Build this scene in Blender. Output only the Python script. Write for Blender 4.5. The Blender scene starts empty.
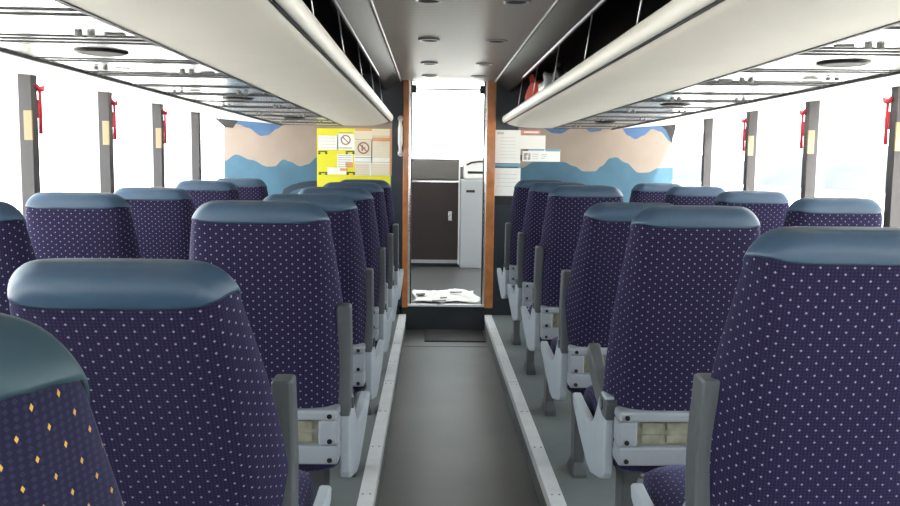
import bpy, bmesh, math, random
from mathutils import Vector, Matrix
random.seed(7)
SC = bpy.context.scene
COL = SC.collection
PI = math.pi
R = math.radians

# ------------------------------------------------------------------ camera calibration
F = 850.0
CAM = Vector((-0.113, 0.0, 1.26))
VP = (432.0, 165.0)
ROLL = 0.010
def cam_basis():
    v = Vector(((VP[0]-450)/F, (253-VP[1])/F, -1)).normalized()      # bus axis (+Y) in camera space
    u = Vector((math.sin(ROLL), math.cos(ROLL), 0))
    u = (u - u.dot(v)*v).normalized()                                # up (+Z) in camera space
    x = v.cross(u)
    return Matrix((x, v, u))                                         # rows: world axes in camera space -> cam->world
RM = cam_basis()
def px(x, y, Y):
    d = RM @ Vector(((x-450)/F, (253-y)/F, -1))
    return CAM + d*(Y-CAM.y)/d.y

# ------------------------------------------------------------------ materials
def mat(name, col, rough=0.6, metal=0.0, spec=0.5, noise=0.0, nscale=40, bump=0.0, bscale=200, coat=0.0):
    m = bpy.data.materials.new(name); m.use_nodes = True
    nt = m.node_tree; b = nt.nodes['Principled BSDF']
    b.inputs['Base Color'].default_value = (*col, 1)
    b.inputs['Roughness'].default_value = rough
    b.inputs['Metallic'].default_value = metal
    b.inputs['Specular IOR Level'].default_value = spec
    b.inputs['Coat Weight'].default_value = coat
    if noise or bump:
        tc = nt.nodes.new('ShaderNodeTexCoord')
    if noise:
        n = nt.nodes.new('ShaderNodeTexNoise'); n.inputs['Scale'].default_value = nscale; n.inputs['Detail'].default_value = 6
        nt.links.new(tc.outputs['Object'], n.inputs['Vector'])
        r = nt.nodes.new('ShaderNodeValToRGB')
        r.color_ramp.elements[0].position = 0.3; r.color_ramp.elements[1].position = 0.7
        r.color_ramp.elements[0].color = (*[c*(1-noise) for c in col], 1)
        r.color_ramp.elements[1].color = (*[min(1, c*(1+noise)) for c in col], 1)
        nt.links.new(n.outputs['Fac'], r.inputs['Fac']); nt.links.new(r.outputs['Color'], b.inputs['Base Color'])
    if bump:
        n2 = nt.nodes.new('ShaderNodeTexNoise'); n2.inputs['Scale'].default_value = bscale; n2.inputs['Detail'].default_value = 4
        nt.links.new(tc.outputs['Object'], n2.inputs['Vector'])
        bp = nt.nodes.new('ShaderNodeBump'); bp.inputs['Strength'].default_value = bump; bp.inputs['Distance'].default_value = 0.01
        nt.links.new(n2.outputs['Fac'], bp.inputs['Height']); nt.links.new(bp.outputs['Normal'], b.inputs['Normal'])
    return m

def fabric(name, base, base2, dot, du=0.0275, dv=0.0215, rad=0.068, rough=0.9):
    """dark moquette with a staggered lattice of small light diamonds; UV in metres"""
    m = bpy.data.materials.new(name); m.use_nodes = True
    nt = m.node_tree; L = nt.links; b = nt.nodes['Principled BSDF']
    b.inputs['Roughness'].default_value = rough
    b.inputs['Specular IOR Level'].default_value = 0.15
    b.inputs['Sheen Weight'].default_value = 0.2
    b.inputs['Sheen Roughness'].default_value = 0.5
    b.inputs['Sheen Tint'].default_value = (0.5, 0.5, 0.9, 1)
    uv = nt.nodes.new('ShaderNodeUVMap')
    def lattice(off, sx, sy, r):
        mp = nt.nodes.new('ShaderNodeMapping')
        mp.inputs['Scale'].default_value = (sx, sy, 1); mp.inputs['Location'].default_value = (off, off, 0)
        L.new(uv.outputs['UV'], mp.inputs['Vector'])
        fr = nt.nodes.new('ShaderNodeVectorMath'); fr.operation = 'FRACTION'; L.new(mp.outputs['Vector'], fr.inputs[0])
        sb = nt.nodes.new('ShaderNodeVectorMath'); sb.operation = 'SUBTRACT'; sb.inputs[1].default_value = (.5, .5, 0); L.new(fr.outputs[0], sb.inputs[0])
        ab = nt.nodes.new('ShaderNodeVectorMath'); ab.operation = 'ABSOLUTE'; L.new(sb.outputs[0], ab.inputs[0])
        dt = nt.nodes.new('ShaderNodeVectorMath'); dt.operation = 'DOT_PRODUCT'; dt.inputs[1].default_value = (1, 0.8, 0); L.new(ab.outputs[0], dt.inputs[0])
        lt = nt.nodes.new('ShaderNodeMath'); lt.operation = 'LESS_THAN'; lt.inputs[1].default_value = r; L.new(dt.outputs['Value'], lt.inputs[0])
        return lt.outputs[0]
    a = lattice(0, 1/du, 1/dv, rad*1.25); c = lattice(0.5, 1/du, 1/dv, rad*1.25)
    mx = nt.nodes.new('ShaderNodeMath'); mx.operation = 'MAXIMUM'; L.new(a, mx.inputs[0]); L.new(c, mx.inputs[1])
    fine = lattice(0.25, 1/0.0062, 1/0.0056, 0.34)
    m1 = nt.nodes.new('ShaderNodeMix'); m1.data_type = 'RGBA'
    m1.inputs[6].default_value = (*base, 1); m1.inputs[7].default_value = (*base2, 1); L.new(fine, m1.inputs[0])
    m2 = nt.nodes.new('ShaderNodeMix'); m2.data_type = 'RGBA'
    L.new(m1.outputs[2], m2.inputs[6]); m2.inputs[7].default_value = (*dot, 1); L.new(mx.outputs[0], m2.inputs[0])
    L.new(m2.outputs[2], b.inputs['Base Color'])
    return m

def grooved(name, col, axis, period, depth, rough, metal=0.0):
    m = mat(name, col, rough, metal)
    nt = m.node_tree; L = nt.links; b = nt.nodes['Principled BSDF']
    tc = nt.nodes.new('ShaderNodeTexCoord')
    w = nt.nodes.new('ShaderNodeTexWave'); w.bands_direction = axis; w.inputs['Scale'].default_value = period
    w.inputs['Distortion'].default_value = 0.6; w.inputs['Detail'].default_value = 2
    L.new(tc.outputs['Object'], w.inputs['Vector'])
    bp = nt.nodes.new('ShaderNodeBump'); bp.inputs['Strength'].default_value = depth; bp.inputs['Distance'].default_value = 0.004
    L.new(w.outputs['Fac'], bp.inputs['Height']); L.new(bp.outputs['Normal'], b.inputs['Normal'])
    return m

M = {}
M['fabric'] = fabric('seat_moquette', (0.0115, 0.0085, 0.029), (0.025, 0.020, 0.066), (0.30, 0.27, 0.36))
M['fabric_gold'] = fabric('gold_dot_moquette', (0.012, 0.012, 0.030), (0.022, 0.022, 0.055), (0.60, 0.33, 0.06), 0.022, 0.036, 0.05)
M['vinyl'] = mat('blue_headrest_vinyl', (0.036, 0.072, 0.122), 0.42, 0, 0.45, noise=0.06, nscale=14, bump=0.12, bscale=35)
M['vinyl_worn'] = mat('teal_headrest_vinyl', (0.030, 0.062, 0.083), 0.5, 0, 0.4, noise=0.08, nscale=14, bump=0.18, bscale=25)
M['plastic'] = mat('light_grey_plastic', (0.42, 0.46, 0.50), 0.45, 0, 0.45, noise=0.03, nscale=20)
M['frame_grey'] = mat('grey_seat_frame', (0.30, 0.32, 0.35), 0.45, 0, 0.5, noise=0.04, nscale=20)
M['arm'] = mat('dark_grey_armrest', (0.085, 0.092, 0.098), 0.5, 0, 0.45, noise=0.06, nscale=30, bump=0.05, bscale=300)
M['arm_edge'] = mat('worn_armrest_edge', (0.22, 0.235, 0.24), 0.5)
M['leg'] = mat('grey_painted_leg', (0.10, 0.105, 0.11), 0.45, 0.2)
M['web'] = mat('beige_rubber_webbing', (0.28, 0.27, 0.20), 0.7, noise=0.25, nscale=30, bump=0.3, bscale=60)
M['bolt'] = mat('dark_bolt', (0.03, 0.03, 0.032), 0.35, 0.7)
M['lino'] = mat('grey_linoleum', (0.085, 0.088, 0.078), 0.42, 0, 0.35, noise=0.16, nscale=2.2, bump=0.04, bscale=150)
M['platform'] = mat('grey_platform_vinyl', (0.19, 0.205, 0.20), 0.5, 0, 0.35, noise=0.10, nscale=4, bump=0.04, bscale=150)
M['alu'] = mat('brushed_aluminium', (0.90, 0.90, 0.90), 0.4, 0.0, 0.5, noise=0.06, nscale=12, bump=0.03, bscale=90)
M['rivet'] = mat('rivet_steel', (0.35, 0.35, 0.36), 0.4, 0.8)
M['riser'] = mat('dark_step_rubber', (0.030, 0.034, 0.038), 0.6, noise=0.2, nscale=8)
M['mat'] = mat('dark_rubber_mat', (0.035, 0.036, 0.037), 0.8, noise=0.15, nscale=60, bump=0.2, bscale=250)
M['cream'] = mat('cream_rack_lining', (0.66, 0.62, 0.565), 0.6, 0, 0.3, noise=0.025, nscale=5, bump=0.04, bscale=40)
M['lip'] = mat('pale_rack_lip', (0.76, 0.73, 0.68), 0.4, 0, 0.5)
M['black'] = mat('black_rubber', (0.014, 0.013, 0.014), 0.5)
M['darkbox'] = mat('dark_brown_rack_interior', (0.022, 0.017, 0.018), 0.7, noise=0.15, nscale=10)
M['gloss_dark'] = mat('glossy_dark_valance', (0.014, 0.012, 0.011), 0.38, 0, 0.09)
M['steel'] = mat('thin_steel', (0.45, 0.45, 0.46), 0.3, 0.9)
M['panel'] = mat('silver_louvre_panel', (0.56, 0.57, 0.60), 0.24, 0.75, 0.5)
M['cove'] = mat('white_cove_panel', (0.80, 0.80, 0.78), 0.5)
M['ceil'] = grooved('taupe_ceiling_liner', (0.36, 0.33, 0.31), 'Y', 5.0, 0.12, 0.34)
M['speaker'] = mat('dark_speaker_mesh', (0.025, 0.022, 0.026), 0.6, noise=0.3, nscale=180)
M['pillar'] = mat('dark_grey_window_post', (0.042, 0.036, 0.037), 0.5, noise=0.05)
M['pillar_edge'] = mat('pale_post_edge', (0.5, 0.5, 0.5), 0.5)
M['label'] = mat('beige_label', (0.30, 0.235, 0.13), 0.6)
M['red'] = mat('red_plastic', (0.62, 0.03, 0.05), 0.45)
M['wall'] = mat('grey_side_lining', (0.34, 0.35, 0.37), 0.6, noise=0.06)
M['tan'] = mat('tan_mural_paint', (0.31, 0.245, 0.205), 0.7, noise=0.06, nscale=6)
M['teal'] = mat('sea_blue_mural_paint', (0.045, 0.125, 0.19), 0.6, noise=0.16, nscale=5)
M['sky_blue'] = mat('deep_blue_mural_paint', (0.055, 0.125, 0.26), 0.6, noise=0.12, nscale=5)
M['navy'] = mat('navy_mural_paint', (0.014, 0.030, 0.055), 0.6)
M['bulk_dark'] = mat('dark_bulkhead_lining', (0.022, 0.030, 0.040), 0.4, noise=0.1, nscale=8)
M['wood'] = mat('orange_varnished_wood', (0.46, 0.165, 0.045), 0.35, 0, 0.5, noise=0.22, nscale=14, coat=0.3)
M['chrome'] = mat('chrome', (0.7, 0.7, 0.72), 0.15, 1.0)
M['cab_floor'] = grooved('cab_floor_boards', (0.075, 0.075, 0.075), 'Y', 3.0, 0.1, 0.35)
M['brown'] = mat('dark_brown_cabinet', (0.022, 0.014, 0.014), 0.4, noise=0.15)
M['dash'] = mat('grey_dash_plastic', (0.12, 0.115, 0.11), 0.5)
M['cab_grey'] = mat('light_grey_cabinet', (0.40, 0.42, 0.44), 0.5)
M['white'] = mat('white_plastic', (0.80, 0.80, 0.79), 0.4)
M['paper'] = mat('white_paper', (0.93, 0.92, 0.88), 0.7)
M['paper_warm'] = mat('cream_paper', (0.78, 0.70, 0.55), 0.7)
M['yellow'] = mat('yellow_card', (0.80, 0.74, 0.03), 0.6)
M['orange'] = mat('orange_print', (0.75, 0.36, 0.16), 0.6)
M['ink'] = mat('grey_print', (0.36, 0.33, 0.32), 0.6)
M['ink_pale'] = mat('pale_grey_print', (0.58, 0.57, 0.55), 0.6)
M['ink_dark'] = mat('black_print', (0.04, 0.045, 0.03), 0.6)
M['ring'] = mat('brown_sign_ring', (0.33, 0.16, 0.13), 0.6)
M['pink'] = mat('pink_print', (0.70, 0.28, 0.25), 0.6)
M['cyan'] = mat('light_blue_print', (0.16, 0.36, 0.52), 0.6)
M['red_cloth'] = mat('red_bag_cloth', (0.48, 0.045, 0.025), 0.8, bump=0.3, bscale=25)
M['blue_cloth'] = mat('navy_bag_cloth', (0.03, 0.04, 0.12), 0.8, bump=0.3, bscale=25)
M['foil'] = mat('silvery_plastic', (0.72, 0.73, 0.75), 0.25, 0.25, bump=0.5, bscale=30)
M['dark_cloth'] = mat('dark_bag_cloth', (0.025, 0.018, 0.022), 0.8, bump=0.3, bscale=25)
M['ground'] = mat('pale_concrete', (0.52, 0.50, 0.47), 0.9, noise=0.1, nscale=0.5)
M['hill'] = mat('hazy_hill', (0.043, 0.049, 0.060), 1.0, noise=0.12, nscale=0.1)

g = bpy.data.materials.new('window_glass'); g.use_nodes = True
nt = g.node_tree; nt.nodes.clear()
o_ = nt.nodes.new('ShaderNodeOutputMaterial'); t_ = nt.nodes.new('ShaderNodeBsdfTransparent'); gl = nt.nodes.new('ShaderNodeBsdfGlossy')
t_.inputs['Color'].default_value = (0.93, 0.95, 0.95, 1); gl.inputs['Roughness'].default_value = 0.02
mx_ = nt.nodes.new('ShaderNodeMixShader'); mx_.inputs[0].default_value = 0.05
nt.links.new(t_.outputs[0], mx_.inputs[1]); nt.links.new(gl.outputs[0], mx_.inputs[2]); nt.links.new(mx_.outputs[0], o_.inputs['Surface'])
M['glass'] = g

# ------------------------------------------------------------------ mesh helpers
class MB:
    def __init__(s):
        s.v = []; s.f = []; s.m = []; s.uv = {}; s.sm = []
    def face(s, idx, mi=0, smooth=False):
        s.f.append(tuple(idx)); s.m.append(mi); s.sm.append(smooth)
    def add(s, pts):
        i = len(s.v); s.v += [tuple(p) for p in pts]; return list(range(i, i+len(pts)))
    def box(s, a, b, mi=0):
        x0, y0, z0 = (min(a[i], b[i]) for i in range(3)); x1, y1, z1 = (max(a[i], b[i]) for i in range(3))
        i = s.add([(x0,y0,z0),(x1,y0,z0),(x1,y1,z0),(x0,y1,z0),(x0,y0,z1),(x1,y0,z1),(x1,y1,z1),(x0,y1,z1)])
        for q in ((3,2,1,0),(4,5,6,7),(0,1,5,4),(1,2,6,5),(2,3,7,6),(3,0,4,7)): s.face([i[k] for k in q], mi)
        return s
    def prism(s, poly, axis, a, b, mi=0, smooth=False):
        """poly: list of 2D points; axis 0: (y,z) extruded in x; 1: (x,z) in y; 2: (x,y) in z"""
        def P(p, t):
            return {0: (t, p[0], p[1]), 1: (p[0], t, p[1]), 2: (p[0], p[1], t)}[axis]
        n = len(poly)
        i = s.add([P(p, a) for p in poly]); j = s.add([P(p, b) for p in poly])
        for k in range(n): s.face((i[k], i[(k+1) % n], j[(k+1) % n], j[k]), mi, smooth)
        s.face(i[::-1], mi); s.face(j, mi)
        return s
    def loft(s, rings, closed=True, caps=True, mi=0, smooth=True, uvs=None):
        ids = [s.add(r) for r in rings]; n = len(rings[0])
        for a in range(len(rings)-1):
            for k in range(n if closed else n-1):
                k2 = (k+1) % n
                s.face((ids[a][k], ids[a][k2], ids[a+1][k2], ids[a+1][k]), mi, smooth)
                if uvs:
                    s.uv[len(s.f)-1] = [uvs[a][k], uvs[a][k+1], uvs[a+1][k+1], uvs[a+1][k]]
        if caps:
            s.face(ids[0][::-1], mi); s.face(ids[-1], mi)
        return s
    def tube(s, pts, r, n=8, mi=0, caps=True):
        pts = [Vector(p) for p in pts]; rings = []
        rr = r if isinstance(r, (list, tuple)) else [r]*len(pts)
        for i, p in enumerate(pts):
            d = (pts[min(i+1, len(pts)-1)] - pts[max(i-1, 0)]).normalized()
            h = Vector((0, 0, 1)) if abs(d.z) < 0.9 else Vector((1, 0, 0))
            u = d.cross(h).normalized(); w = d.cross(u)
            rings.append([p + rr[i]*(math.cos(2*PI*k/n)*u + math.sin(2*PI*k/n)*w) for k in range(n)])
        return s.loft(rings, True, caps, mi)
    def disc(s, c, r, axis, t, n=20, mi=0, ry=None):
        ry = ry or r
        ax = {0: (1, 2), 1: (0, 2), 2: (0, 1)}[axis]
        poly = [(c[ax[0]] + r*math.cos(2*PI*k/n), c[ax[1]] + ry*math.sin(2*PI*k/n)) for k in range(n)]
        return s.prism(poly, axis, c[axis], c[axis]+t, mi)
    def build(s, name, mats, parent=None, loc=None, bevel=0.0, seg=2, fix=True):
        me = bpy.data.meshes.new(name)
        me.from_pydata(s.v, [], s.f)
        for m in (mats if isinstance(mats, (list, tuple)) else [mats]): me.materials.append(m)
        me.polygons.foreach_set('material_index', s.m)
        me.polygons.foreach_set('use_smooth', s.sm)
        if s.uv:
            ul = me.uv_layers.new(name='UVMap')
            for fi, uv in s.uv.items():
                p = me.polygons[fi]
                for li, c in zip(p.loop_indices, uv): ul.data[li].uv = c
        me.update()
        if fix:
            bm = bmesh.new(); bm.from_mesh(me)
            bmesh.ops.recalc_face_normals(bm, faces=bm.faces); bm.to_mesh(me); bm.free()
        o = bpy.data.objects.new(name, me); COL.objects.link(o)
        if parent: o.parent = parent
        if loc: o.location = loc
        if bevel:
            md = o.modifiers.new('bevel', 'BEVEL'); md.width = bevel; md.segments = seg; md.limit_method = 'ANGLE'; md.angle_limit = R(40)
            md.harden_normals = False
        return o

def tag(o, label=None, cat=None, group=None, kind=None):
    if label: o['label'] = label
    if cat: o['category'] = cat
    if group: o['group'] = group
    if kind: o['kind'] = kind
    return o
def empty(name, loc=(0, 0, 0)):
    o = bpy.data.objects.new(name, None); o.empty_display_size = 0.1; COL.objects.link(o); o.location = loc; return o
def struct(o): o['kind'] = 'structure'; return o
def copy_tree(o, parent=None):
    c = o.copy(); COL.objects.link(c)
    if parent: c.parent = parent
    for ch in list(o.children): copy_tree(ch, c)
    return c

# ------------------------------------------------------------------ shell dimensions
HW = 1.68           # half width at the windows
HS = {-1: 1.650, 1: 1.700}   # window planes left and right of the aisle centre line
YB = 6.44           # front bulkhead
YR = -1.5           # rear wall
YF = 9.45           # windscreen
PZ = 0.117          # seat platform
SZ = 0.195          # cab floor
STEP_IN, STEP_OUT = 0.304, 0.354
CZ = 1.885          # centre ceiling
SILL, WTOP = 0.74, 1.585

# floor and platforms
struct(MB().box((-0.36, YR, -0.05), (0.36, YB, 0.0)).build('floor', M['lino']))
for s, nm in ((-1, 'platform_left'), (1, 'platform_right')):
    struct(MB().box((s*STEP_IN, YR, -0.05), (s*HW, YB, PZ)).build(nm, M['platform']))
for s, nm in ((-1, 'trim_1'), (1, 'trim_2')):
    m = MB().prism([(s*(STEP_IN-0.004), PZ-0.035), (s*(STEP_IN-0.004), PZ+0.006), (s*STEP_OUT, PZ+0.006), (s*STEP_OUT, PZ), (s*STEP_IN, PZ), (s*STEP_IN, PZ-0.035)], 1, YR, YB-0.02)
    for k in range(16):
        for dx in (0.012, 0.038):
            m.disc((s*(STEP_IN+dx), YR+0.35+k*0.5, PZ+0.006), 0.004, 2, 0.0015, 8, 1)
    for y in (1.98, 4.4): m.box((s*(STEP_IN-0.0045), y, PZ-0.03), (s*STEP_OUT, y+0.004, PZ+0.0065), 1)
    struct(m.build(nm, [M['alu'], M['rivet']]))
# thin seams on the aisle floor
struct(MB().box((-0.30, 5.83, 0.0), (0.30, 5.842, 0.0015)).build('trim_3', M['riser']))
# step riser, nosing, cab floor
struct(MB().box((-0.354, YB, 0.0), (0.354, YB+0.02, SZ-0.012)).build('trim_4', M['riser']))
struct(MB().box((-0.30, YB-0.012, SZ-0.014), (0.305, YB+0.03, SZ+0.004)).build('trim_5', M['alu'], bevel=0.003))
struct(MB().box((-HW, YB+0.02, -0.05), (HW, YF, SZ)).build('floor_cab', M['cab_floor']))

# side walls: lower lining, upper strip above the windows
def side_wall(s, nm):
    m = MB().box((s*HS[s], YR, -0.05), (s*(HS[s]+0.06), YF, SILL)).box((s*HS[s], YR, WTOP), (s*(HS[s]+0.06), YF, 2.34))
    m.box((s*(HS[s]-0.03), YR, SILL-0.04), (s*(HS[s]+0.001), YB, SILL), 1)
    struct(m.build(nm, [M['wall'], M['arm']]))
side_wall(-1, 'wall_left'); side_wall(1, 'wall_right')
posts_y = [3.28 + 0.765*k for k in range(-6, 5)]       # -1.31 .. 6.34
n = 0
for s in (-1, 1):
    ys = [YR] + posts_y + [7.5, YF-0.05]
    for a, b in zip(ys[:-1], ys[1:]):
        n += 1
        struct(MB().box((s*(HS[s]+0.03), a+0.0, SILL), (s*(HS[s]+0.036), b, WTOP)).build('window_%d' % n, M['glass']))
# window posts with label plates; hammers hang on them
def post(s, y, full):
    w = 0.05
    o = MB().box((s*(HS[s]-0.035), y-w/2, SILL-0.0), (s*(HS[s]+0.012), y+w/2, WTOP+0.005)).box((s*(HS[s]+0.012), y-w/2, SILL), (s*(HS[s]+0.028), y+w/2, WTOP+0.002), 1)
    o = o.build('window_post', [M['pillar'], M['pillar_edge']]); struct(o)
    if full:
        MB().box((s*(HS[s]-0.036), y-0.029, 1.335), (s*(HS[s]-0.006), y-0.020, 1.445)).build('label_plate', M['label'], o)
side_word = {-1: 'left', 1: 'right'}
for s in (-1, 1):
    for y in posts_y[:-1]: post(s, y, 1.5 < y < 5.2)
ordw = ['nearest', 'second nearest', 'third nearest']
for s in (-1, 1):
    for k in range(3):
        y = 3.28 + 0.765*k + 0.03
        t = empty('emergency_hammer', (s*(HS[s]-0.037), y, 1.46))
        tag(t, 'red emergency hammer on the %s window post of the %s side' % (ordw[k], side_word[s]), 'hammer', 'emergency hammers on the window posts')
        m = MB().tube([(0, 0.012, 0.065), (0, 0.016, 0.0), (0, 0.010, -0.10)], [0.006, 0.006, 0.008], 10)
        m.build('handle', M['red'], t)
        m = MB().tube([(-s*0.004, -0.022, 0.082), (-s*0.004, 0.0, 0.068), (-s*0.004, 0.022, 0.070), (-s*0.004, 0.042, 0.084)], [0.006, 0.011, 0.011, 0.004], 10)
        m.build('head', M['red'], t)
        MB().box((s*0.000, 0.0, -0.04), (s*0.012, 0.026, 0.03)).build('bracket', M['red'], t, bevel=0.003)

# ceiling, cove panels, roof over racks
struct(MB().box((-0.36, YR, CZ), (0.36, YB+0.05, CZ+0.04)).build('ceiling', M['ceil']))
for s, nm in ((-1, 'trim_6'), (1, 'trim_7')):   # metal edge of the centre ceiling
    struct(MB().tube([(s*0.352, YR, CZ-0.004), (s*0.352, YB, CZ-0.004)], 0.006, 8).build(nm, M['steel']))
for s, nm in ((-1, 'ceiling_cove_left'), (1, 'ceiling_cove_right')):
    struct(MB().prism([(s*1.225, 1.546), (s*(HW+0.001), 1.582), (s*(HW+0.001), 1.60), (s*1.225, 1.566)], 1, YR, YB).build(nm, M['cove']))
for s, nm in ((-1, 'ceiling_rack_left'), (1, 'ceiling_rack_right')):
    struct(MB().box((s*0.36, YR, 1.93), (s*(HW+0.05), YB+0.05, 1.97)).box((s*1.25, YR, 1.60), (s*1.29, YB, 1.93)).build(nm, M['darkbox']))
struct(MB().box((-HW-0.05, YB+0.05, 2.33), (HW+0.05, YF+0.1, 2.37)).build('ceiling_cab', M['cove']))
# header wall above the bulkhead towards the cab roof
struct(MB().box((-HW, YB+0.051, CZ+0.0), (HW, YB+0.09, 2.34)).build('wall_header', M['cove']))

# recessed ceiling lights
def ceiling_light(x, y, lab):
    t = empty('ceiling_light', (x, y, CZ))
    tag(t, lab, 'ceiling light', 'ceiling lights above the aisle')
    n = 24; r0, r1 = 0.055, 0.040
    rings = [[(r*math.cos(2*PI*k/n), r*math.sin(2*PI*k/n), z) for k in range(n)] for r, z in ((r0, 0.0), (r0-0.004, -0.007), (r1, -0.007), (r1, 0.0))]
    MB().loft(rings, True, False).build('trim_ring', M['steel'], t)
    MB().disc((0, 0, -0.001), r1, 2, -0.003, 24).build('lens', M['speaker'], t)
for k, d in enumerate((3.31, 4.345, 5.33, 6.06)):
    w = ('first', 'second', 'third', 'fourth')[k]
    ceiling_light(-0.135, d, 'round ceiling light over the aisle, %s from the camera in the left row' % w)
    ceiling_light(0.205, d, 'round ceiling light over the aisle, %s from the camera in the right row' % w)

# ------------------------------------------------------------------ luggage racks
def rack(s):
    t = empty('luggage_rack', (s*0.9, 2.4, 1.54))
    tag(t, 'long cream overhead luggage rack along the %s windows' % side_word[s], 'luggage rack', 'overhead luggage racks')
    ox, oy, oz = s*0.9, 2.4, 1.54
    def B(m, name, mm, bevel=0): return m.build(name, mm, t, bevel=bevel)
    def pr(poly, a, b, m=None, mi=0, smooth=False):
        m = m or MB()
        return m.prism([(s*x - ox, z - oz) for x, z in poly], 1, a-oy, b-oy, mi, smooth)
    Y1 = YB-0.03
    arc = [(0.430, 1.586), (0.436, 1.575), (0.46, 1.564), (0.50, 1.554), (0.55, 1.5465), (0.62, 1.5425), (0.775, 1.543)]
    m = MB(); a = [[(s*x-ox, y-oy, z-oz) for x, z in arc] for y in (YR, 1.0, 3.0, 5.0, Y1-0.05)]
    a.append([(s*(x+0.012*(x < .5))-ox, Y1-oy, z+0.010-oz) for x, z in arc])
    m.loft(a, False, False, 0, True)
    m = pr([(0.434, 1.588), (0.50, 1.560), (0.775, 1.549), (0.775, 1.60), (0.434, 1.595)], YR, Y1-0.02, m)
    B(m, 'underside_panel', M['cream'])
    # rounded lip
    lp = [(0.420+0.018*math.cos(q), 1.604+0.027*math.sin(q)) for q in [2*PI*k/14 for k in range(14)]]
    m = MB(); m.loft([[(s*x-ox, y-oy, z-oz) for x, z in lp] for y in (YR, 2, 4, Y1-0.06)] + [[(s*(0.42+(x-0.42)*0.5)-ox, Y1-oy, 1.604+(z-1.604)*0.5-oz) for x, z in lp]], True, True)
    B(m, 'front_lip', M['lip'])
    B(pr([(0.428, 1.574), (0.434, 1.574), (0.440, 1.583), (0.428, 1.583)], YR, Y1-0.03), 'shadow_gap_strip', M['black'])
    B(pr([(0.43, 1.592), (1.25, 1.575), (1.25, 1.600), (0.43, 1.604)], YR, Y1), 'shelf', M['darkbox'])
    # louvre panel: flat plates; raised black ribs stand in for the shade inside slots
    m = MB(); P = 0.7885; y = -1.40
    segs = []
    while y < Y1-0.02:
        # one cycle: reading light plate, black ribs, plain plate, black ribs
        for w, kind in ((0.235, 'p'), (0.055, 's'), (0.055, 's'), (0.055, 's'), (0.275, 'p'), (0.0567, 's'), (0.0568, 's')):
            segs.append((y, min(y+w, Y1), kind)); y += w
            if y >= Y1: break
    for a0, b0, kind in segs:
        if kind == 'p': pr([(0.78, 1.543), (1.235, 1.546), (1.235, 1.558), (0.78, 1.556)], a0+0.003, b0-0.003, m)
        else:
            pr([(0.78, 1.5435), (1.235, 1.5465), (1.235, 1.558), (0.78, 1.556)], a0+0.001, b0-0.001, m)
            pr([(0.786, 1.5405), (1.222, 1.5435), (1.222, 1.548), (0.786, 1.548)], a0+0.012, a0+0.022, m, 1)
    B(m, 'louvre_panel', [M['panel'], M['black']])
    B(pr([(0.772, 1.5405), (0.784, 1.5405), (0.784, 1.548), (0.772, 1.548)], YR, Y1), 'inner_edge_strip', M['black'])
    B(pr([(1.228, 1.537), (1.242, 1.538), (1.242, 1.556), (1.228, 1.556)], YR, Y1), 'outer_edge_strip', M['black'])
    B(pr([(0.78, 1.5575), (1.24, 1.5575), (1.24, 1.575), (0.78, 1.575)], YR, Y1), 'panel_backing', M['black'])
    # reading lights, levers, speakers
    for k in range(-2, 6):
        y0 = 1.94 + P*k
        for xx, yy, rr in ((0.885, y0, 0.0075), (1.115, y0-0.10, 0.006)):
            if yy > Y1-0.05 or yy < YR+0.1: continue
            for dx in (-0.014, 0.014):
                mm = MB(); n = 14
                rings = [[(r*math.cos(2*PI*q/n), r*math.sin(2*PI*q/n), z) for q in range(n)] for r, z in ((rr*1.2, 0.0), (rr*1.15, -0.008), (rr, -0.010))]
                mm.loft(rings, True, False, 0); mm.disc((0, 0, -0.0085), rr, 2, -0.0012, 14, 1)
                mm.build('reading_light', [M['dash'], M['speaker']], t, (s*(xx+dx)-ox, yy-oy, 1.5435-oz))
            mm = MB().box((-0.022, -0.008, -0.004), (0.022, 0.008, 0.0))
            mm.build('lever', M['dash'], t, (s*xx-s*0.06-ox, yy+0.02-oy, 1.5435-oz), bevel=0.004)
    for y0 in (0.72, 2.27, 3.83, 5.38):
        mm = MB(); n = 28
        rings = [[(r*math.cos(2*PI*q/n), r*math.sin(2*PI*q/n), z) for q in range(n)] for r, z in ((0.068, 0.0), (0.066, -0.005), (0.056, -0.008))]
        mm.loft(rings, True, False, 0); mm.disc((0, 0, -0.005), 0.057, 2, -0.002, 28, 1)
        mm.build('speaker', [M['gloss_dark'], M['speaker']], t, (s*0.975-ox, y0-oy, 1.5445-oz))
    # rail, valance, rods
    B(pr([(0.455, 1.808), (0.470, 1.808), (0.372, 1.888), (0.352, 1.888)], YR, YB-0.04), 'valance', M['gloss_dark'])
    B(MB().tube([(s*0.452-ox, YR-oy, 1.812-oz), (s*0.452-ox, 5.35-oy, 1.812-oz)], 0.008, 8), 'rail', M['steel'])
    for k in range(-3, 5):
        y0 = 2.296 + 0.782*k
        MB().tube([(s*0.425-ox, y0-oy, 1.615-oz), (s*0.452-ox, y0-oy, 1.812-oz)], 0.0028, 8).build('rod', M['steel'], t)
for s in (-1, 1): rack(s)

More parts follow.
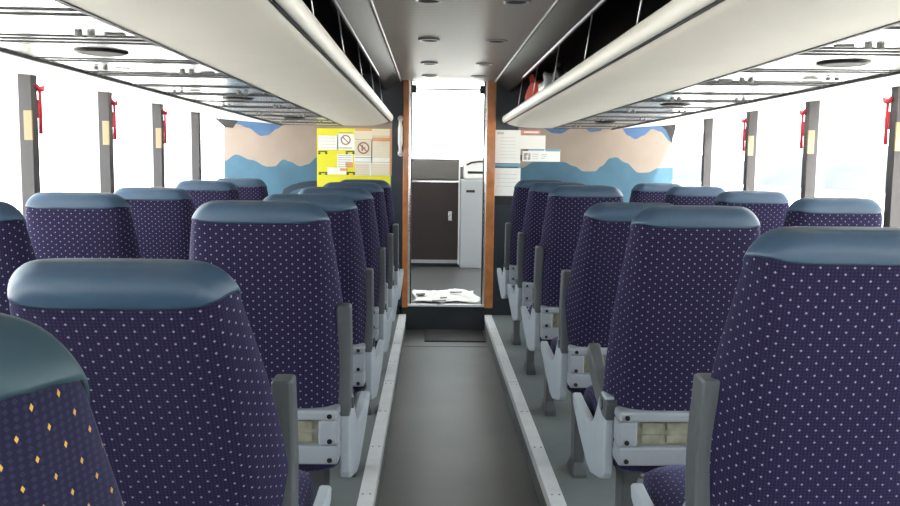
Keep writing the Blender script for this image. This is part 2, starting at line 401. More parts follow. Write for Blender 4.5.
# ------------------------------------------------------------------ bulkhead with wave mural
def poly_wall(poly_list, name, mats, Y, thick=0.05):
    """a panel whose faces carry the painted regions; solid behind"""
    m = MB()
    for poly, mi in poly_list:
        i = m.add([(p.x, Y, p.z) for p in poly]); m.face(i, mi)
    return m.build(name, mats, fix=False)
def mural(side, x_out, x_in, top, low, upper, extra=()):
    """low/upper: wave boundaries in photo pixels, ordered from the left"""
    P = lambda a: px(a[0], a[1], YB)
    m = MB()
    zb = PZ
    def band(a, b, mi):
        # a, b: same-x polylines (world Vector lists) -> quads
        ia = m.add([(p.x, YB, p.z) for p in a]); ib = m.add([(p.x, YB, p.z) for p in b])
        for k in range(len(a)-1): m.face((ia[k], ia[k+1], ib[k+1], ib[k]), mi)
    def smooth(pl, xs):
        out = []
        for x in xs:
            for (x0, y0), (x1, y1) in zip(pl[:-1], pl[1:]):
                if x0 <= x <= x1:
                    t = (x-x0)/(x1-x0); t = t*t*(3-2*t); out.append((x, y0+(y1-y0)*t)); break
        return out
    xs = [x_out + (x_in-x_out)*k/90 for k in range(91)]
    if xs[0] > xs[-1]: xs = xs[::-1]
    lo = [P(a) for a in smooth(low, xs)]; up = [P(a) for a in smooth(upper, xs)]
    tp = [P((x, top)) for x in xs]
    bt = [Vector((p.x, YB, zb)) for p in lo]
    band(bt, lo, 1); band(lo, up, 0); band(up, tp, 2)
    n0 = len(m.f)
    # body behind the painted face
    xa, xb = tp[0].x, tp[-1].x
    m.box((xa, YB+0.001, zb), (xb, YB+0.05, tp[0].z), 0)
    for poly, mi in extra:
        i = m.add([(q.x, YB-0.002, q.z) for q in (P(a) for a in poly)]); m.face(i, mi)
    return struct(m.build(side, [M['tan'], M['teal'], M['sky_blue'], M['navy'], M['black']], fix=False))
def c7(l, sx=3.89, ox=200, oy=100): return [(ox+x/sx, oy+y/sx) for x, y in l]
lowL = [(219, 160)] + c7([(95, 238), (140, 212), (200, 233), (262, 259), (290, 258), (325, 231), (350, 240), (390, 258), (420, 250), (455, 222)]) + [(335, 152), (350, 160), (370, 156), (395, 165)]
upL = [(219, 112)] + c7([(150, 95), (185, 108), (240, 140), (262, 138), (300, 112), (325, 98)]) + [(300, 120), (395, 118)]
arch = [(281, 196), (284, 189), (291, 185), (300, 182.5), (309, 181), (318, 180.6), (318, 187), (309, 187.5), (300, 188.5), (293, 191), (287, 195)]
mural('wall_front_left', 224, 392, 117, lowL, upL, [(arch, 3), ([(214, 118), (240, 118), (233, 128), (224.5, 127)], 4)])
def c9(l): return [(480+x/3.614, 90+y/3.614) for x, y in l]
lowR = [(518, 168)] + c9([(150, 282), (195, 260), (300, 260), (340, 275), (375, 294), (415, 294), (440, 275), (470, 246), (492, 243), (525, 262), (575, 299), (605, 298), (645, 282), (690, 280)]) + [(676, 167)]
upR = [(518, 128)] + c9([(225, 138), (265, 156), (290, 158), (335, 138), (375, 138), (400, 152), (430, 149), (455, 137), (508, 135), (535, 165), (562, 178), (590, 165), (622, 141), (650, 150), (690, 188)]) + [(676, 145)]
mural('wall_front_right', 518, 673, 118, lowR, upR, [([(652, 118.5), (677, 118.5), (675, 132), (671.5, 143), (666, 130)], 4)])
# narrow dark panels beside the doorway and the dark boxes above the mural
def pz(y): return px(450, y, YB).z
xl0, xl1 = px(392, 165, YB).x, px(403.2, 165, YB).x
xr0, xr1 = px(493.6, 165, YB).x, px(518, 165, YB).x
struct(MB().box((xl0, YB, PZ), (xl1, YB+0.05, CZ)).build('wall_front_strip_left', M['bulk_dark']))
struct(MB().box((xr0, YB, PZ), (xr1, YB+0.05, CZ)).build('wall_front_strip_right', M['bulk_dark']))
for s, nm, xin in ((-1, 'wall_front_upper_left', xl0), (1, 'wall_front_upper_right', xr1)):
    struct(MB().box((xin, YB+0.002, 1.60), (s*HW, YB+0.05, 1.93)).build(nm, M['bulk_dark']))

# doorway: varnished posts and chrome strips
def door_post(x0, x1, s):
    o = MB().box((x0, YB-0.03, SZ-0.02), (x1, YB+0.06, CZ)).build('door_post', M['wood'], bevel=0.006)
    struct(o); xi = x1 if s < 0 else x0
    MB().box((xi, YB+0.0, SZ), (xi-s*0.014, YB+0.05, CZ)).build('chrome_strip', M['chrome'], o)
    MB().box((xi-s*0.014, YB+0.01, SZ), (xi-s*0.022, YB+0.05, CZ)).build('seal', M['black'], o)
a, b = px(402.8, 200, YB).x, px(408.6, 200, YB).x; door_post(a, b, -1); DL = b
a, b = px(485.6, 200, YB).x, px(494.2, 200, YB).x; door_post(a, b, 1); DR = a
t = empty('door_rod', ((DL+DR)/2, YB+0.08, 1.83))
tag(t, 'thin rod across the top of the front doorway between two black brackets', 'rod')
wd = (DR-DL)/2 + 0.004
MB().tube([(-wd+0.02, 0, 0), (wd-0.02, 0, 0)], 0.006, 8).build('rod', M['frame_grey'], t)
for s in (-1, 1): MB().box((s*(wd-0.055), -0.014, -0.03), (s*(wd-0.001), 0.014, 0.03)).build('bracket', M['black'], t, bevel=0.003)
# grab handle on the left strip
hx = px(400.5, 135, YB).x
t = empty('grab_handle', (hx, YB, px(400, 136, YB).z))
tag(t, 'pale oval grab handle on the dark panel left of the front doorway', 'handle')
MB().tube([(0, 0, 0.13), (0, -0.03, 0.12), (0, -0.045, 0.06), (0, -0.048, 0.0), (0, -0.045, -0.06), (0, -0.03, -0.12), (0, 0, -0.13)], [0.014, 0.016, 0.018, 0.018, 0.018, 0.016, 0.014], 10).build('grip', M['white'], t)
for z in (0.13, -0.13): MB().disc((0, 0.0, z), 0.022, 1, -0.006, 14).build('mount', M['white'], t)

# ------------------------------------------------------------------ notices on the bulkhead
def sheet(name, x0, y0, x1, y1, m, label, cat, dep=0.0, group=None):
    """flat notice given by its photo corners; returns root + pixel->local mapper"""
    a = px(x0, y0, YB); b = px(x1, y1, YB); Y = YB-0.003-dep
    o = MB().box((a.x, Y, b.z), (b.x, Y+0.003, a.z)).build(name, m)
    tag(o, label, cat, group)
    return o, Y
def patch(parent, Y, name, rects, m, lift=0.001):
    mm = MB()
    for x0, y0, x1, y1 in rects:
        a = px(x0, y0, YB); b = px(x1, y1, YB)
        mm.box((a.x, Y-lift, b.z), (b.x, Y+0.0005, a.z))
    return mm.build(name, m, parent)
def ringpatch(parent, Y, name, cx, cy, r, m, lift=0.0015, thick=0.24):
    c = px(cx, cy, YB); rr = (px(cx+r, cy, YB)-c).length
    n = 28; mm = MB()
    rings = [[(c.x+q*math.cos(2*PI*k/n), yy, c.z+q*math.sin(2*PI*k/n)) for k in range(n)] for q, yy in ((rr, Y), (rr, Y-lift), (rr*(1-thick), Y-lift), (rr*(1-thick), Y))]
    mm.loft(rings, True, False, 0, False)
    d = rr*0.88; w = rr*0.10; k = math.sqrt(.5)
    pts = [(-d*k-w*k, d*k-w*k), (-d*k+w*k, d*k+w*k), (d*k+w*k, -d*k+w*k), (d*k-w*k, -d*k-w*k)]
    mm.prism([(c.x+x, c.z+z) for x, z in pts], 1, Y-lift, Y)
    return mm.build(name, m, parent)
def e(x, y): return (310+x/6.325, 120+y/6.325)
def er(*rs): return [(*e(a, b), *e(c, d)) for a, b, c, d in rs]
o, Y = sheet('notice_board', *e(44, 50), 390.5, 205, M['yellow'], 'yellow and white safety notice board left of the front doorway', 'notice board')
patch(o, Y, 'white_panel', er((52, 98, 178, 188), (172, 88, 280, 190), (172, 215, 272, 300), (110, 300, 230, 345)), M['paper'])
patch(o, Y, 'cream_panel', er((282, 56, 512, 120), (282, 130, 388, 228), (395, 134, 512, 242), (284, 276, 378, 352), (386, 276, 508, 352)), M['paper_warm'])
patch(o, Y, 'cream_gutter', er((280, 120, 394, 276), (388, 130, 514, 276), (378, 276, 388, 352)), M['paper'], 0.0005)
patch(o, Y, 'orange_heading', er((396, 110, 512, 136), (285, 56, 392, 70), (225, 268, 272, 300), (190, 305, 240, 322), (505, 60, 516, 350)), M['orange'], 0.0015)
patch(o, Y, 'dark_mark', er((52, 195, 110, 203), (52, 204, 66, 216), (96, 204, 110, 216), (226, 195, 282, 203), (226, 204, 240, 216), (268, 204, 282, 216),
                            (56, 328, 110, 336), (56, 337, 70, 347), (96, 337, 110, 347), (232, 328, 286, 336), (232, 337, 246, 347), (272, 337, 286, 347)), M['ink_dark'], 0.0015)
lines = [(180, 76, 268, 82), (180, 174, 268, 180), (284, 122, 388, 128), (284, 234, 388, 240), (284, 264, 512, 270), (396, 100, 505, 104)]
lines += [(176, y, 262, y+4) for y in range(222, 300, 14)] + [(60, y, 165, y+3) for y in range(112, 184, 20)]
patch(o, Y, 'print_line', er(*lines), M['ink'], 0.0016)
patch(o, Y, 'faint_print', er(*([(402, y, 500, y+3) for y in range(146, 236, 14)] + [(292, y, 372, y+3) for y in range(286, 348, 14)] + [(394, y, 500, y+3) for y in range(286, 348, 14)])), M['ink_pale'], 0.0014)
ringpatch(o, Y, 'prohibition_ring', *e(226, 126), 5.0, M['ring'])
ringpatch(o, Y, 'prohibition_ring', *e(338, 177), 6.0, M['ring'])
patch(o, Y, 'symbol', er((326, 158, 336, 196), (336, 172, 350, 180)), M['ring'], 0.0014)
def h(x, y): return (490+x/11.25, 125+y/11.25)
def hr(*rs): return [(*h(a, b), *h(c, d)) for a, b, c, d in rs]
o, Y = sheet('paper_notice', *h(50, 55), *h(340, 432), M['paper'], 'tall white paper notice right beside the orange door post', 'notice', 0.0, 'white notices right of the doorway')
patch(o, Y, 'faint_print', hr((80, 80, 155, 105), *[(110, y, 290, y+6) for y in range(140, 400, 38)]), M['ink_pale'])
patch(o, Y, 'blue_band', hr((50, 436, 340, 470)), M['cyan'])
o, Y = sheet('paper_notice', *h(50, 482), 520, 196, M['paper'], 'white paper notice below the blue band beside the door post', 'notice', 0.0, 'white notices right of the doorway')
patch(o, Y, 'faint_print', [(497, y, 517, y+0.6) for y in (174, 178, 182, 186)], M['ink_pale'])
o, Y = sheet('paper_notice', *h(342, 115), *h(622, 272), M['paper'], 'blank white paper under the small red strip on the bulkhead', 'notice', 0.0, 'white notices right of the doorway')
patch(o, Y, 'blue_band', hr((365, 274, 430, 292)), M['ink_dark']); patch(o, Y, 'blue_rule', hr((430, 274, 610, 290)), M['cyan'])
o, Y = sheet('red_strip', *h(345, 58), *h(565, 106), M['pink'], 'small red and white strip sticker at the top of the right bulkhead', 'sticker')
patch(o, Y, 'white_print', hr((385, 72, 545, 90)), M['paper'])
o, Y = sheet('social_media_card', *h(366, 274), *h(786, 414), M['paper'], 'white card with blue top edge and dark f logo box on the mural', 'card')
patch(o, Y, 'blue_band', hr((624, 274, 786, 298)), M['cyan'])
patch(o, Y, 'logo_box', hr((380, 315, 452, 392)), M['ink'], 0.001)
patch(o, Y, 'letter_f', hr((412, 334, 424, 392), (400, 350, 440, 361), (424, 323, 442, 334)), M['paper'], 0.0016)
patch(o, Y, 'dark_mark', hr((340, 335, 360, 400)), M['ink_dark'], 0.001)
patch(o, Y, 'faint_print', hr((475, 325, 545, 333), (475, 350, 535, 358), (475, 376, 545, 384), (575, 330, 640, 338), (570, 370, 615, 378), (600, 350, 630, 358)), M['ink_pale'])
o, Y = sheet('dark_band', 494, 197, 519, 205, M['black'], 'short black strip under the lower white notice by the post', 'strip')

# ------------------------------------------------------------------ cab beyond the doorway
YD = 8.88
t = empty('dash_cabinet', (-0.3, YD, SZ))
tag(t, 'low dark brown cabinet under the windscreen seen through the doorway', 'cabinet')
x1 = px(459.5, 200, YD).x
MB().box((-0.6+0.3-0.6, 0, 0.04), (x1+0.3, 0.4, 0.885)).build('body', M['brown'], t, bevel=0.004)
MB().box((-0.6+0.3-0.6, -0.012, 0.885), (x1+0.3, 0.42, 0.905)).build('top_rail', M['chrome'], t, bevel=0.004)
MB().box((-0.6+0.3-0.6, 0.05, 0.905), (x1+0.3, 0.42, 1.13)).build('dash_top', M['dash'], t, bevel=0.02)
MB().box((x1+0.3-0.012, -0.014, 0.03), (x1+0.3+0.004, 0.0, 1.12)).build('edge_strip', M['white'], t)
MB().box((-0.6+0.3-0.6, -0.006, 0.04), (x1+0.29, 0.0, 0.075)).build('kick_strip', M['frame_grey'], t)
lx = px(450, 216, YD)
MB().box((lx.x+0.3-0.02, -0.02, lx.z-SZ-0.05), (lx.x+0.3+0.02, 0.0, lx.z-SZ+0.05)).build('latch', M['chrome'], t, bevel=0.004)
MB().box((-0.6+0.3-0.6, 0.02, 0), (x1+0.3, 0.4, 0.04)).build('plinth', M['black'], t)
t = empty('console_cabinet', (x1+0.3, YD-0.1, SZ))
tag(t, 'light grey upright cabinet right of the dark brown cabinet in the cab', 'cabinet')
MB().box((-0.29, 0, 0), (0.3, 0.5, 0.92)).build('body', M['cab_grey'], t, bevel=0.01)
p = px(471, 191, YD-0.1)
MB().box((p.x-x1-0.3-0.05, -0.012, p.z-SZ-0.015), (p.x-x1-0.3+0.04, 0, p.z-SZ+0.01)).build('latch', M['black'], t, bevel=0.003)
t = empty('white_console', (x1+0.14, YD+0.1, SZ+0.92))
tag(t, 'small white rounded console with dark slots on the grey cab cabinet', 'console')
MB().box((-0.10, -0.12, 0), (0.14, 0.2, 0.22)).build('housing', M['white'], t, bevel=0.03, seg=4)
MB().tube([(-0.07, -0.125, 0.15), (-0.02, -0.128, 0.175), (0.05, -0.128, 0.185), (0.11, -0.125, 0.187)], 0.009, 8).build('slot', M['black'], t)
MB().box((-0.06, -0.127, 0.06), (0.11, -0.115, 0.085)).build('slot', M['black'], t, bevel=0.004)
# windscreen
struct(MB().box((-HW, YF+0.02, 1.25), (HW, YF+0.028, 2.33)).build('window_windscreen', M['glass']))
struct(MB().box((-HW, YF, -0.05), (HW, YF+0.05, 1.25)).build('wall_front', M['dash']))
# newspaper on the cab floor
t = MB(); nx, ny = 26, 14; a = px(413, 303.5, 6.62); b = px(478, 303.5, 6.62)
ids = []
for j in range(ny):
    row = []
    for i in range(nx):
        u, v = i/(nx-1), j/(ny-1)
        z = 0.004 + 0.013*abs(math.sin(7*u+3*v)*math.sin(5*v+2.3*u+1)) + random.uniform(0, 0.006)
        jit = 0.03*math.sin(9*u+2) if j in (0, ny-1) else 0.01*math.sin(11*u+3*v)
        row.append((a.x+(b.x-a.x)*u+0.02*math.sin(6*v), 6.51+0.62*v+jit, SZ+z))
    ids.append(t.add(row))
for j in range(ny-1):
    for i in range(nx-1): t.face((ids[j][i], ids[j][i+1], ids[j+1][i+1], ids[j+1][i]), 0, True)
m_news = mat('crumpled_newsprint', (0.78, 0.77, 0.73), 0.8, noise=0.14, nscale=9)
o = t.build('newspaper', m_news)
md = o.modifiers.new('thickness', 'SOLIDIFY'); md.thickness = 0.002
tag(o, 'crumpled white newspaper sheets lying on the floor inside the doorway', 'newspaper')
mk = MB()
for x0, y0, x1_, y1_ in ((416, 293, 425, 295), (450, 291.5, 462, 293), (432, 299.8, 446, 301.6), (440, 297, 447, 298.6), (454, 302.0, 459, 303.6), (416, 302.3, 421, 303.6), (440, 302.6, 445, 304)):
    p0 = px(x0, y0, 6.7); 
    def fl(x, y):
        d = px(x, y, 6.7)-CAM; k = (SZ+0.026-CAM.z)/d.z; return CAM+d*k
    q = [fl(x0, y1_), fl(x1_, y1_-0.4), fl(x1_, y0), fl(x0, y0+0.3)]
    mk = MB(); i = mk.add(q); mk.face(i)
    mo = mk.build('print_mark', M['ink_dark'], o); md = mo.modifiers.new('thickness', 'SOLIDIFY'); md.thickness = 0.001
# mat at the foot of the step
o = MB().box((-0.155, 5.99, 0.0), (0.285, 6.42, 0.008)).build('floor_mat', M['mat'], bevel=0.003)
tag(o, 'dark rubber mat on the aisle floor at the foot of the step', 'mat')

# rear wall behind the camera; unseen window added to light the seat backs
struct(MB().box((-HW-0.06, YR-0.06, -0.05), (HW+0.06, YR, 0.85)).box((-HW-0.06, YR-0.06, 1.75), (HW+0.06, YR, 2.0)).box((-HW-0.06, YR-0.06, 0.85), (-1.35, YR, 1.75)).box((1.35, YR-0.06, 0.85), (HW+0.06, YR, 1.75)).build('wall_rear', M['wall']))
struct(MB().box((-1.35, YR-0.034, 0.85), (1.35, YR-0.03, 1.75)).build('window_rear_fill', M['glass']))

# ------------------------------------------------------------------ luggage on the right rack
def blob(name, c, r, m, n=20, rings=12, seed=1, amp=0.08, flat=0.0, par=None, p=2.6):
    rnd = random.Random(seed); ph = [rnd.uniform(0, 6) for _ in range(6)]
    mm = MB(); rr = []
    for j in range(rings+1):
        th = -PI/2 + PI*j/rings; ring = []
        for k in range(n):
            f = 2*PI*k/n
            def sp(v): return math.copysign(abs(v)**(2/p), v)
            w = 1+amp*(math.sin(3*f+ph[0]+2*th)*.5+math.sin(5*f+ph[1]+4*th)*.3+math.sin(7*th+ph[2]+2*f)*.4)
            ring.append((r[0]*sp(math.cos(th))*sp(math.cos(f))*w, r[1]*sp(math.cos(th))*sp(math.sin(f))*w, r[2]*sp(math.sin(th))*(w if th > 0 else 1)))
        rr.append(ring)
    mm.loft(rr, True, True)
    return mm.build(name, m, par, c)
ZS = 1.606
t = empty('duffel_bag', (0.63, 5.5, ZS)); tag(t, 'bright red cloth bag on the right luggage rack', 'bag')
blob('body', (0, 0, 0.10), (0.15, 0.26, 0.10), M['red_cloth'], seed=3, par=t)
MB().tube([(-0.10, -0.10, 0.17), (-0.11, -0.05, 0.225), (-0.11, 0.05, 0.225), (-0.10, 0.10, 0.17)], 0.010, 8).build('handle', M['red_cloth'], t)
t = empty('soft_bag', (0.60, 6.02, ZS)); tag(t, 'small navy bag with a red pocket at the front end of the right rack', 'bag')
blob('body', (0, 0, 0.05), (0.12, 0.20, 0.05), M['blue_cloth'], seed=5, par=t)
blob('pocket', (-0.10, -0.05, 0.035), (0.035, 0.10, 0.028), M['red_cloth'], seed=6, par=t)
t = blob('plastic_bag', (0.575, 4.86, ZS+0.085), (0.085, 0.15, 0.085), M['foil'], seed=8, amp=0.28); tag(t, 'crumpled silvery plastic bag beside the red bag on the right rack', 'bag')
t = empty('metal_flask', (0.535, 4.42, ZS)); tag(t, 'small shiny metal flask standing on the right luggage rack', 'flask')
MB().tube([(0, 0, 0), (0, 0, 0.12), (0, 0, 0.145), (0, 0, 0.16)], [0.034, 0.034, 0.026, 0.018], 16).build('body', M['chrome'], t)
MB().tube([(0, 0, 0.16), (0, 0, 0.185)], [0.018, 0.017], 14).build('cap', M['black'], t)

# ------------------------------------------------------------------ seats
Lb = 0.553                       # backrest length above its pivot
PV = 0.61-PZ                     # pivot height above the platform
NPH = 40
def sgnpow(v, p): return math.copysign(abs(v)**p, v)
def prof(z):
    """rear half width, front half width, half depth, centre offset of the backrest at height z above the pivot"""
    t = max(0, min(1, (z+0.06)/(Lb+0.06)))
    ar = 0.160 - 0.016*t
    af = 0.212 - 0.052*t**2.0
    b = 0.080 - 0.047*t**1.2
    yc = 0.018*math.sin(PI*t) + 0.012*max(0, (t-0.75)/0.25)**2
    r = 0.062
    if z > Lb-r:
        q = min(1, (z-(Lb-r))/r); d = r*0.95*(1 - math.sqrt(max(0, 1-q*q))); ar -= d*0.92; af -= d
    rb = 0.026
    if z > Lb-rb:
        q = min(1, (z-(Lb-rb))/rb); b = b - rb*0.9 + rb*0.9*math.sqrt(max(0, 1-q*q))
    if z < 0.03:
        q = min(1, (0.03-z)/0.03); b *= 1-0.3*q*q
    return ar, af, b, yc
def ringpt(z, ph, off=0.0, k=1.0):
    ar, af, b, yc = prof(z)
    sy = sgnpow(math.sin(ph), 2/5.0); cx = sgnpow(math.cos(ph), 2/5.0)
    a = ar + (af-ar)*min(1, (sy+1)/1.5)
    return ((a*k+off)*cx, yc + (b*k+off)*sy, z)
PHS = [PI/2 + 2*PI*k/NPH for k in range(NPH)]       # seam at the front
def uvring(pts):
    n = len(pts); acc = [0.0]
    for k in range(n): acc.append(acc[-1] + (Vector(pts[(k+1) % n])-Vector(pts[k])).length)
    half = acc[n//2]                                # rear centre
    return acc, half
def back_mesh():
    zs = [0.0, 0.012, 0.03, 0.06, 0.12, 0.18, 0.24, 0.30, 0.36, 0.42, 0.46, 0.49, Lb-0.06]
    zs += [Lb-0.062*(1-math.sin(PI/2*q/8)) for q in range(1, 9)]
    rings = [[ringpt(z, p) for p in PHS] for z in zs]
    uvs = []
    for z, r in zip(zs, rings):
        acc, half = uvring(r); uvs.append([(c-half, z) for c in acc])
    top = [ringpt(Lb, p, 0, 0.4) for p in PHS]
    rings.append([(x, y, Lb+0.001) for x, y, z in top]); uvs.append(uvs[-1])
    m = MB(); m.loft(rings, True, True, 0, True, uvs); return m
def cap_mesh():
    m = MB(); rings = []
    def zb(p):
        f = 0.5+0.5*math.sin(p)                     # 0 at the rear, 1 at the front
        return Lb-0.043 + 0.008*abs(math.cos(p))**3 - 0.12*f**4
    # inner hem, outer hem, up, over the top
    rings.append([ringpt(zb(p)+0.004, p, 0.0005) for p in PHS])
    rings.append([ringpt(zb(p), p, 0.0025) for p in PHS])
    for q in range(1, 15):
        t = q/14
        ring = []
        for p in PHS:
            z0 = zb(p); tt = math.sin(t*PI/2); z = z0+(Lb-z0)*tt
            x, y, z_ = ringpt(z, p, 0.004); ring.append((x, y, z+0.004*tt))
        rings.append(ring)
    for k in (0.75, 0.4, 0.05):
        rings.append([(x, y, Lb+0.006) for x, y, z in [ringpt(Lb, p, 0.004*k, k) for p in PHS]])
    m.loft(rings, True, False); m.face([len(m.v)-NPH+k for k in range(NPH)])
    return m
def cushion_mesh(w=0.19):
    m = MB(); n = 28; rings = []; uvs = []
    ys = [-0.02, 0.0, 0.06, 0.16, 0.28, 0.38, 0.44, 0.475, 0.49]
    for y in ys:
        e = 1.0
        if y > 0.38: e = math.sqrt(max(0.05, 1-((y-0.38)/0.115)**2))
        if y < 0.0: e = 0.8
        zc = 0.385; hz = 0.070*e; hx = w*(0.86+0.14*e)
        zc += 0.012*(y/0.49)
        r = [(hx*sgnpow(math.cos(2*PI*k/n-PI/2), 0.45), y, zc+hz*sgnpow(math.sin(2*PI*k/n-PI/2), 0.5)) for k in range(n)]
        rings.append(r); acc, half = uvring(r); uvs.append([(c, y) for c in acc])
    m.loft(rings, True, True, 0, True, uvs); return m
def rear_frame_mesh():
    m = MB(); x = 0.190
    y0, y1 = -0.092, -0.02
    zt, zb = 0.512, 0.369            # above platform
    # body with a window for the webbing: four bars + lower shell
    m.box((-x, y0, 0.486), (x, y1, zt)); m.box((-x, y0, zb), (x, y1, 0.419))
    m.box((-x, y0, 0.419), (-x+0.048, y1, 0.486)); m.box((x-0.048, y0, 0.419), (x, y1, 0.486))
    m.box((-x, y1, zb), (x, 0.05, 0.394))
    return m
def web_mesh():
    m = MB(); m.box((-0.145, -0.064, 0.418), (0.145, -0.06, 0.487))
    for k in range(4):
        cx = -0.096+0.064*k
        m.prism([(cx-0.028, 0.426), (cx+0.028, 0.426), (cx+0.028, 0.446), (cx-0.028, 0.446)], 1, -0.070, -0.06)
        m.prism([(cx-0.028, 0.458), (cx+0.028, 0.458), (cx+0.028, 0.479), (cx-0.028, 0.479)], 1, -0.070, -0.06)
    return m
def leg_mesh(sx):
    m = MB()
    m.loft([[(sx*0.125+dx*w, 0.09+dy*d, z) for dx, dy in ((-1, -1), (1, -1), (1, 1), (-1, 1))] for w, d, z in ((0.026, 0.07, -0.02), (0.026, 0.07, 0.012), (0.019, 0.04, 0.05), (0.020, 0.045, 0.27), (0.026, 0.075, 0.335))], True, True, 0, False)
    return m
def side_panel_mesh(s):
    """pale plastic panel on the aisle side; s=+1 for seats right of the aisle"""
    out = [(-0.012, 0.532), (0.040, 0.535), (0.052, 0.520), (0.080, 0.475), (0.115, 0.428), (0.145, 0.412), (0.185, 0.414), (0.30, 0.436), (0.345, 0.448), (0.358, 0.438),
           (0.350, 0.413), (0.27, 0.350), (0.165, 0.282), (0.125, 0.272), (0.03, 0.290), (0.0, 0.302), (-0.012, 0.320)]
    m = MB(); n = len(out)
    def X(u, t):      # flares out into the aisle towards the front
        return -s*(0.186 + 0.012*max(0, u)/0.36*2.2 + t)
    i = m.add([(X(u, 0), u, z) for u, z in out]); j = m.add([(X(u, 0.026), u, z) for u, z in out])
    for k in range(n): m.face((i[k], i[(k+1) % n], j[(k+1) % n], j[k]))
    m.face(i[::-1]); m.face(j)
    return m
def arm_mesh():
    """upright slab, local origin at its pivot"""
    m = MB(); rings = []
    N = 14
    for k in range(N+1):
        t = k/N; z = -0.03 + 0.297*t
        yc = 0.020*math.sin(PI*t) + 0.004
        w = 0.0185 if 0 < k < N else 0.015
        d = 0.027 + 0.004*math.sin(PI*t)
        if k == N: d *= 0.85
        if k == N-1: z = -0.03 + 0.292
        rings.append([(w*sgnpow(math.cos(2*PI*q/20), 0.3), yc + d*sgnpow(math.sin(2*PI*q/20), 0.3), z) for q in range(20)])
    m.loft(rings, True, True, 0, False)
    return m

def seat_proto(kind, s, fab, cap):
    t = empty('coach_seat')
    b = back_mesh().build('backrest', fab, t, (0, 0, PV))
    cap_mesh().build('headrest_cover', cap, b)
    cushion_mesh().build('seat_cushion', fab, t)
    fr = rear_frame_mesh().build('rear_frame', M['frame_grey'], t, bevel=0.006)
    web_mesh().build('webbing_panel', M['web'], fr)
    bm_ = MB().disc((0, 0, 0), 0.0065, 1, -0.004, 10)
    first = None
    for sx in (-1, 1):
        for z in (0.498, 0.432, 0.382):
            if first is None: first = bm_.build('bolt', M['bolt'], fr, (sx*0.170, -0.092, z))
            else:
                c = first.copy(); COL.objects.link(c); c.location = (sx*0.170, -0.092, z)
    for sx in (-1, 1): leg_mesh(sx).build('leg', M['leg'], t, bevel=0.004)
    if kind == 'aisle':
        side_panel_mesh(s).build('side_panel', M['plastic'], t, bevel=0.006, seg=3)
        MB().disc((-s*0.214, 0.012, 0.505), 0.015, 0, -s*0.006, 16).build('pivot_cap', M['arm'], t)
        arm_mesh().build('armrest', M['arm'], t, (-s*0.197, 0.0, PV+0.015), bevel=0.004)
    return t
ROW = [1.448 + 0.777*(i-1) for i in range(0, 7)]
XA, XW = 0.533, 1.30
P_ = {(k, s): seat_proto(k, s, M['fabric'], M['vinyl']) for k in ('aisle', 'window') for s in (-1, 1)}
used = set()
def place(kind, s, row, rec, label, arm=None, dx=0.0, dy=0.0, dz=0.0, proto=None, sx=1.0):
    key = (kind, s)
    if proto: t = proto
    elif key in used: t = copy_tree(P_[key])
    else: t = P_[key]; used.add(key)
    t.location = ((XW*s if kind == 'window' else (XA if s < 0 else XA+0.036)*s)+dx, ROW[row]+dy, PZ+dz); t.scale.x = sx
    for c in t.children:
        if c.name.startswith('backrest'): c.rotation_euler.x = R(rec)
        if c.name.startswith('armrest'): c.rotation_euler.x = R(arm if arm is not None else 3)
    tag(t, label, 'seat', 'dotted coach seats')
    return t
pl = place
yel = seat_proto('aisle', -1, M['fabric_gold'], M['vinyl_worn'])
place('aisle', -1, 0, 13, 'closest seat at the lower left corner, navy with yellow diamond dots', proto=yel, dx=0.01)
place('aisle', -1, 1, 27, 'large reclined purple seat left of the aisle, in front of the yellow-dotted seat', arm=2, dx=-0.03)
place('aisle', -1, 2, 9, 'purple aisle seat left of the aisle, full wide back showing behind the large reclined seat', dx=-0.015, sx=1.05)
place('aisle', -1, 3, 14, 'left aisle seat mostly hidden behind the wide third-row left seat')
place('aisle', -1, 4, 12, 'left aisle seat in the fifth row, its blue top under the mural arch')
place('aisle', -1, 5, 9, 'left aisle seat just below the yellow notice board')
place('aisle', -1, 6, 8, 'frontmost left aisle seat beside the left orange door post', arm=9)
place('aisle', 1, 1, 12, 'nearest purple seat on the right, cut off by the right picture edge', dz=0.008)
place('aisle', 1, 2, 9, 'right aisle seat with its dark armrest folded down, second from the camera', arm=-68)
place('aisle', 1, 3, 20, 'right aisle seat tilted back directly ahead of the seat with the folded armrest')
place('aisle', 1, 4, 6, 'right aisle seat fourth from the camera, upright with broad blue top', dz=0.012)
place('aisle', 1, 5, 8, 'right aisle seat fifth from the camera, overlapped by the fourth', dz=0.012)
place('aisle', 1, 6, 7, 'frontmost right aisle seat beside the white paper notices', dz=0.012)
place('window', -1, 2, 12, 'left window seat cut off by the left picture edge')
place('window', -1, 3, 9, 'left window seat below the nearest window post, with whole top visible', dz=-0.012, dx=-0.03, sx=1.06)
place('window', -1, 4, 9, 'left window seat below the second window post from the camera', dz=-0.015, dx=-0.03, sx=1.05)
place('window', -1, 5, 8, 'left window seat below the third window post from the camera')
place('window', -1, 6, 8, 'frontmost left window seat under the edge of the blue wave mural')
place('window', 1, 3, 9, 'right window seat nearest the camera, below the nearest right window post')
place('window', 1, 4, 9, 'right window seat below the second right window post')
place('window', 1, 5, 8, 'right window seat below the third right window post')
place('window', 1, 6, 8, 'frontmost right window seat under the tan mural')

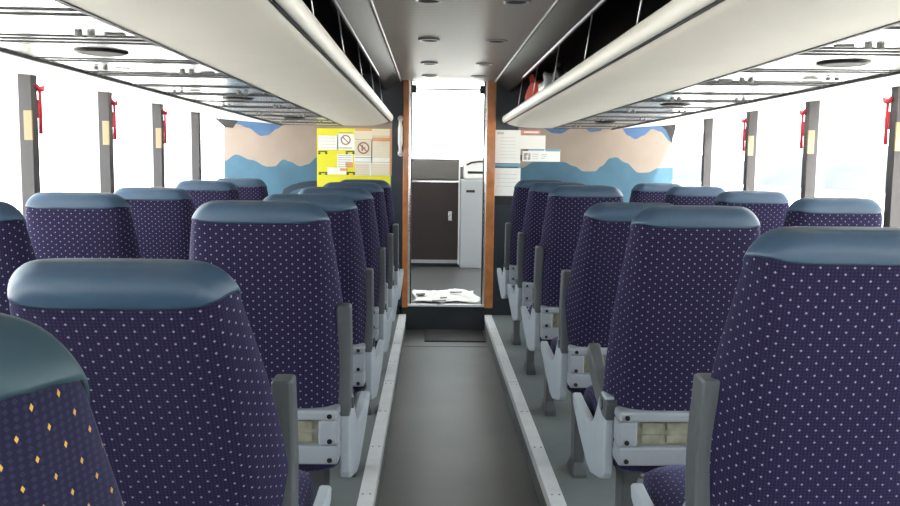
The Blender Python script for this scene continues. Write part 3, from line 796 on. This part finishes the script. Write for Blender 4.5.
# ------------------------------------------------------------------ outside
struct(MB().box((-150, -120, -1.45), (150, 200, -1.35)).build('ground', M['ground']))
mm = MB(); N = 60
top = [(60+0, -80+5*k, 3.2+1.2*math.sin(k*.5)+0.8*math.sin(k*1.3+1)) for k in range(N)]
rings = []
for x, y, z in top: rings.append([(x-8, y, -1.4), (x-2, y, z*0.7), (x+3, y, z), (x+14, y, -1.4)])
mm.loft(rings, False, False); o = mm.build('hill', M['hill']); struct(o)

# ------------------------------------------------------------------ light, world, camera
w = bpy.data.worlds.new('sky'); SC.world = w; w.use_nodes = True
nt = w.node_tree; bg = nt.nodes['Background']
tc = nt.nodes.new('ShaderNodeTexCoord'); sx = nt.nodes.new('ShaderNodeSeparateXYZ'); rp = nt.nodes.new('ShaderNodeValToRGB')
nt.links.new(tc.outputs['Generated'], sx.inputs[0]); nt.links.new(sx.outputs['Z'], rp.inputs['Fac'])
rp.color_ramp.elements[0].position = 0.0; rp.color_ramp.elements[0].color = (0.96, 0.98, 1.0, 1)
rp.color_ramp.elements[1].position = 0.7; rp.color_ramp.elements[1].color = (0.80, 0.90, 1.0, 1)
nt.links.new(rp.outputs['Color'], bg.inputs['Color'])
bg.inputs['Strength'].default_value = 7.0
sl = bpy.data.lights.new('sun', 'SUN'); so = bpy.data.objects.new('sun', sl); COL.objects.link(so)
sl.energy = 50; sl.angle = R(1.0); sl.color = (1.0, 0.95, 0.86)
so.rotation_euler = Vector((-0.42, 0.12, -0.9)).to_track_quat('-Z', 'Y').to_euler()

cam = bpy.data.cameras.new('camera'); co = bpy.data.objects.new('camera', cam); COL.objects.link(co)
cam.sensor_width = 36; cam.lens = 36*F/900; cam.clip_start = 0.02; cam.clip_end = 600
co.matrix_world = Matrix.Translation(CAM) @ RM.to_4x4()
SC.camera = co
vs = SC.view_settings
SC.display_settings.display_device = 'sRGB'
vs.view_transform = 'Standard'; vs.look = 'None'; vs.gamma = 1.0; vs.use_curve_mapping = False; vs.exposure = 0.0
cy = SC.cycles
cy.use_denoising = True; cy.max_bounces = 10; cy.diffuse_bounces = 6; cy.transparent_max_bounces = 16
cy.caustics_reflective = False; cy.caustics_refractive = False; cy.sample_clamp_indirect = 8
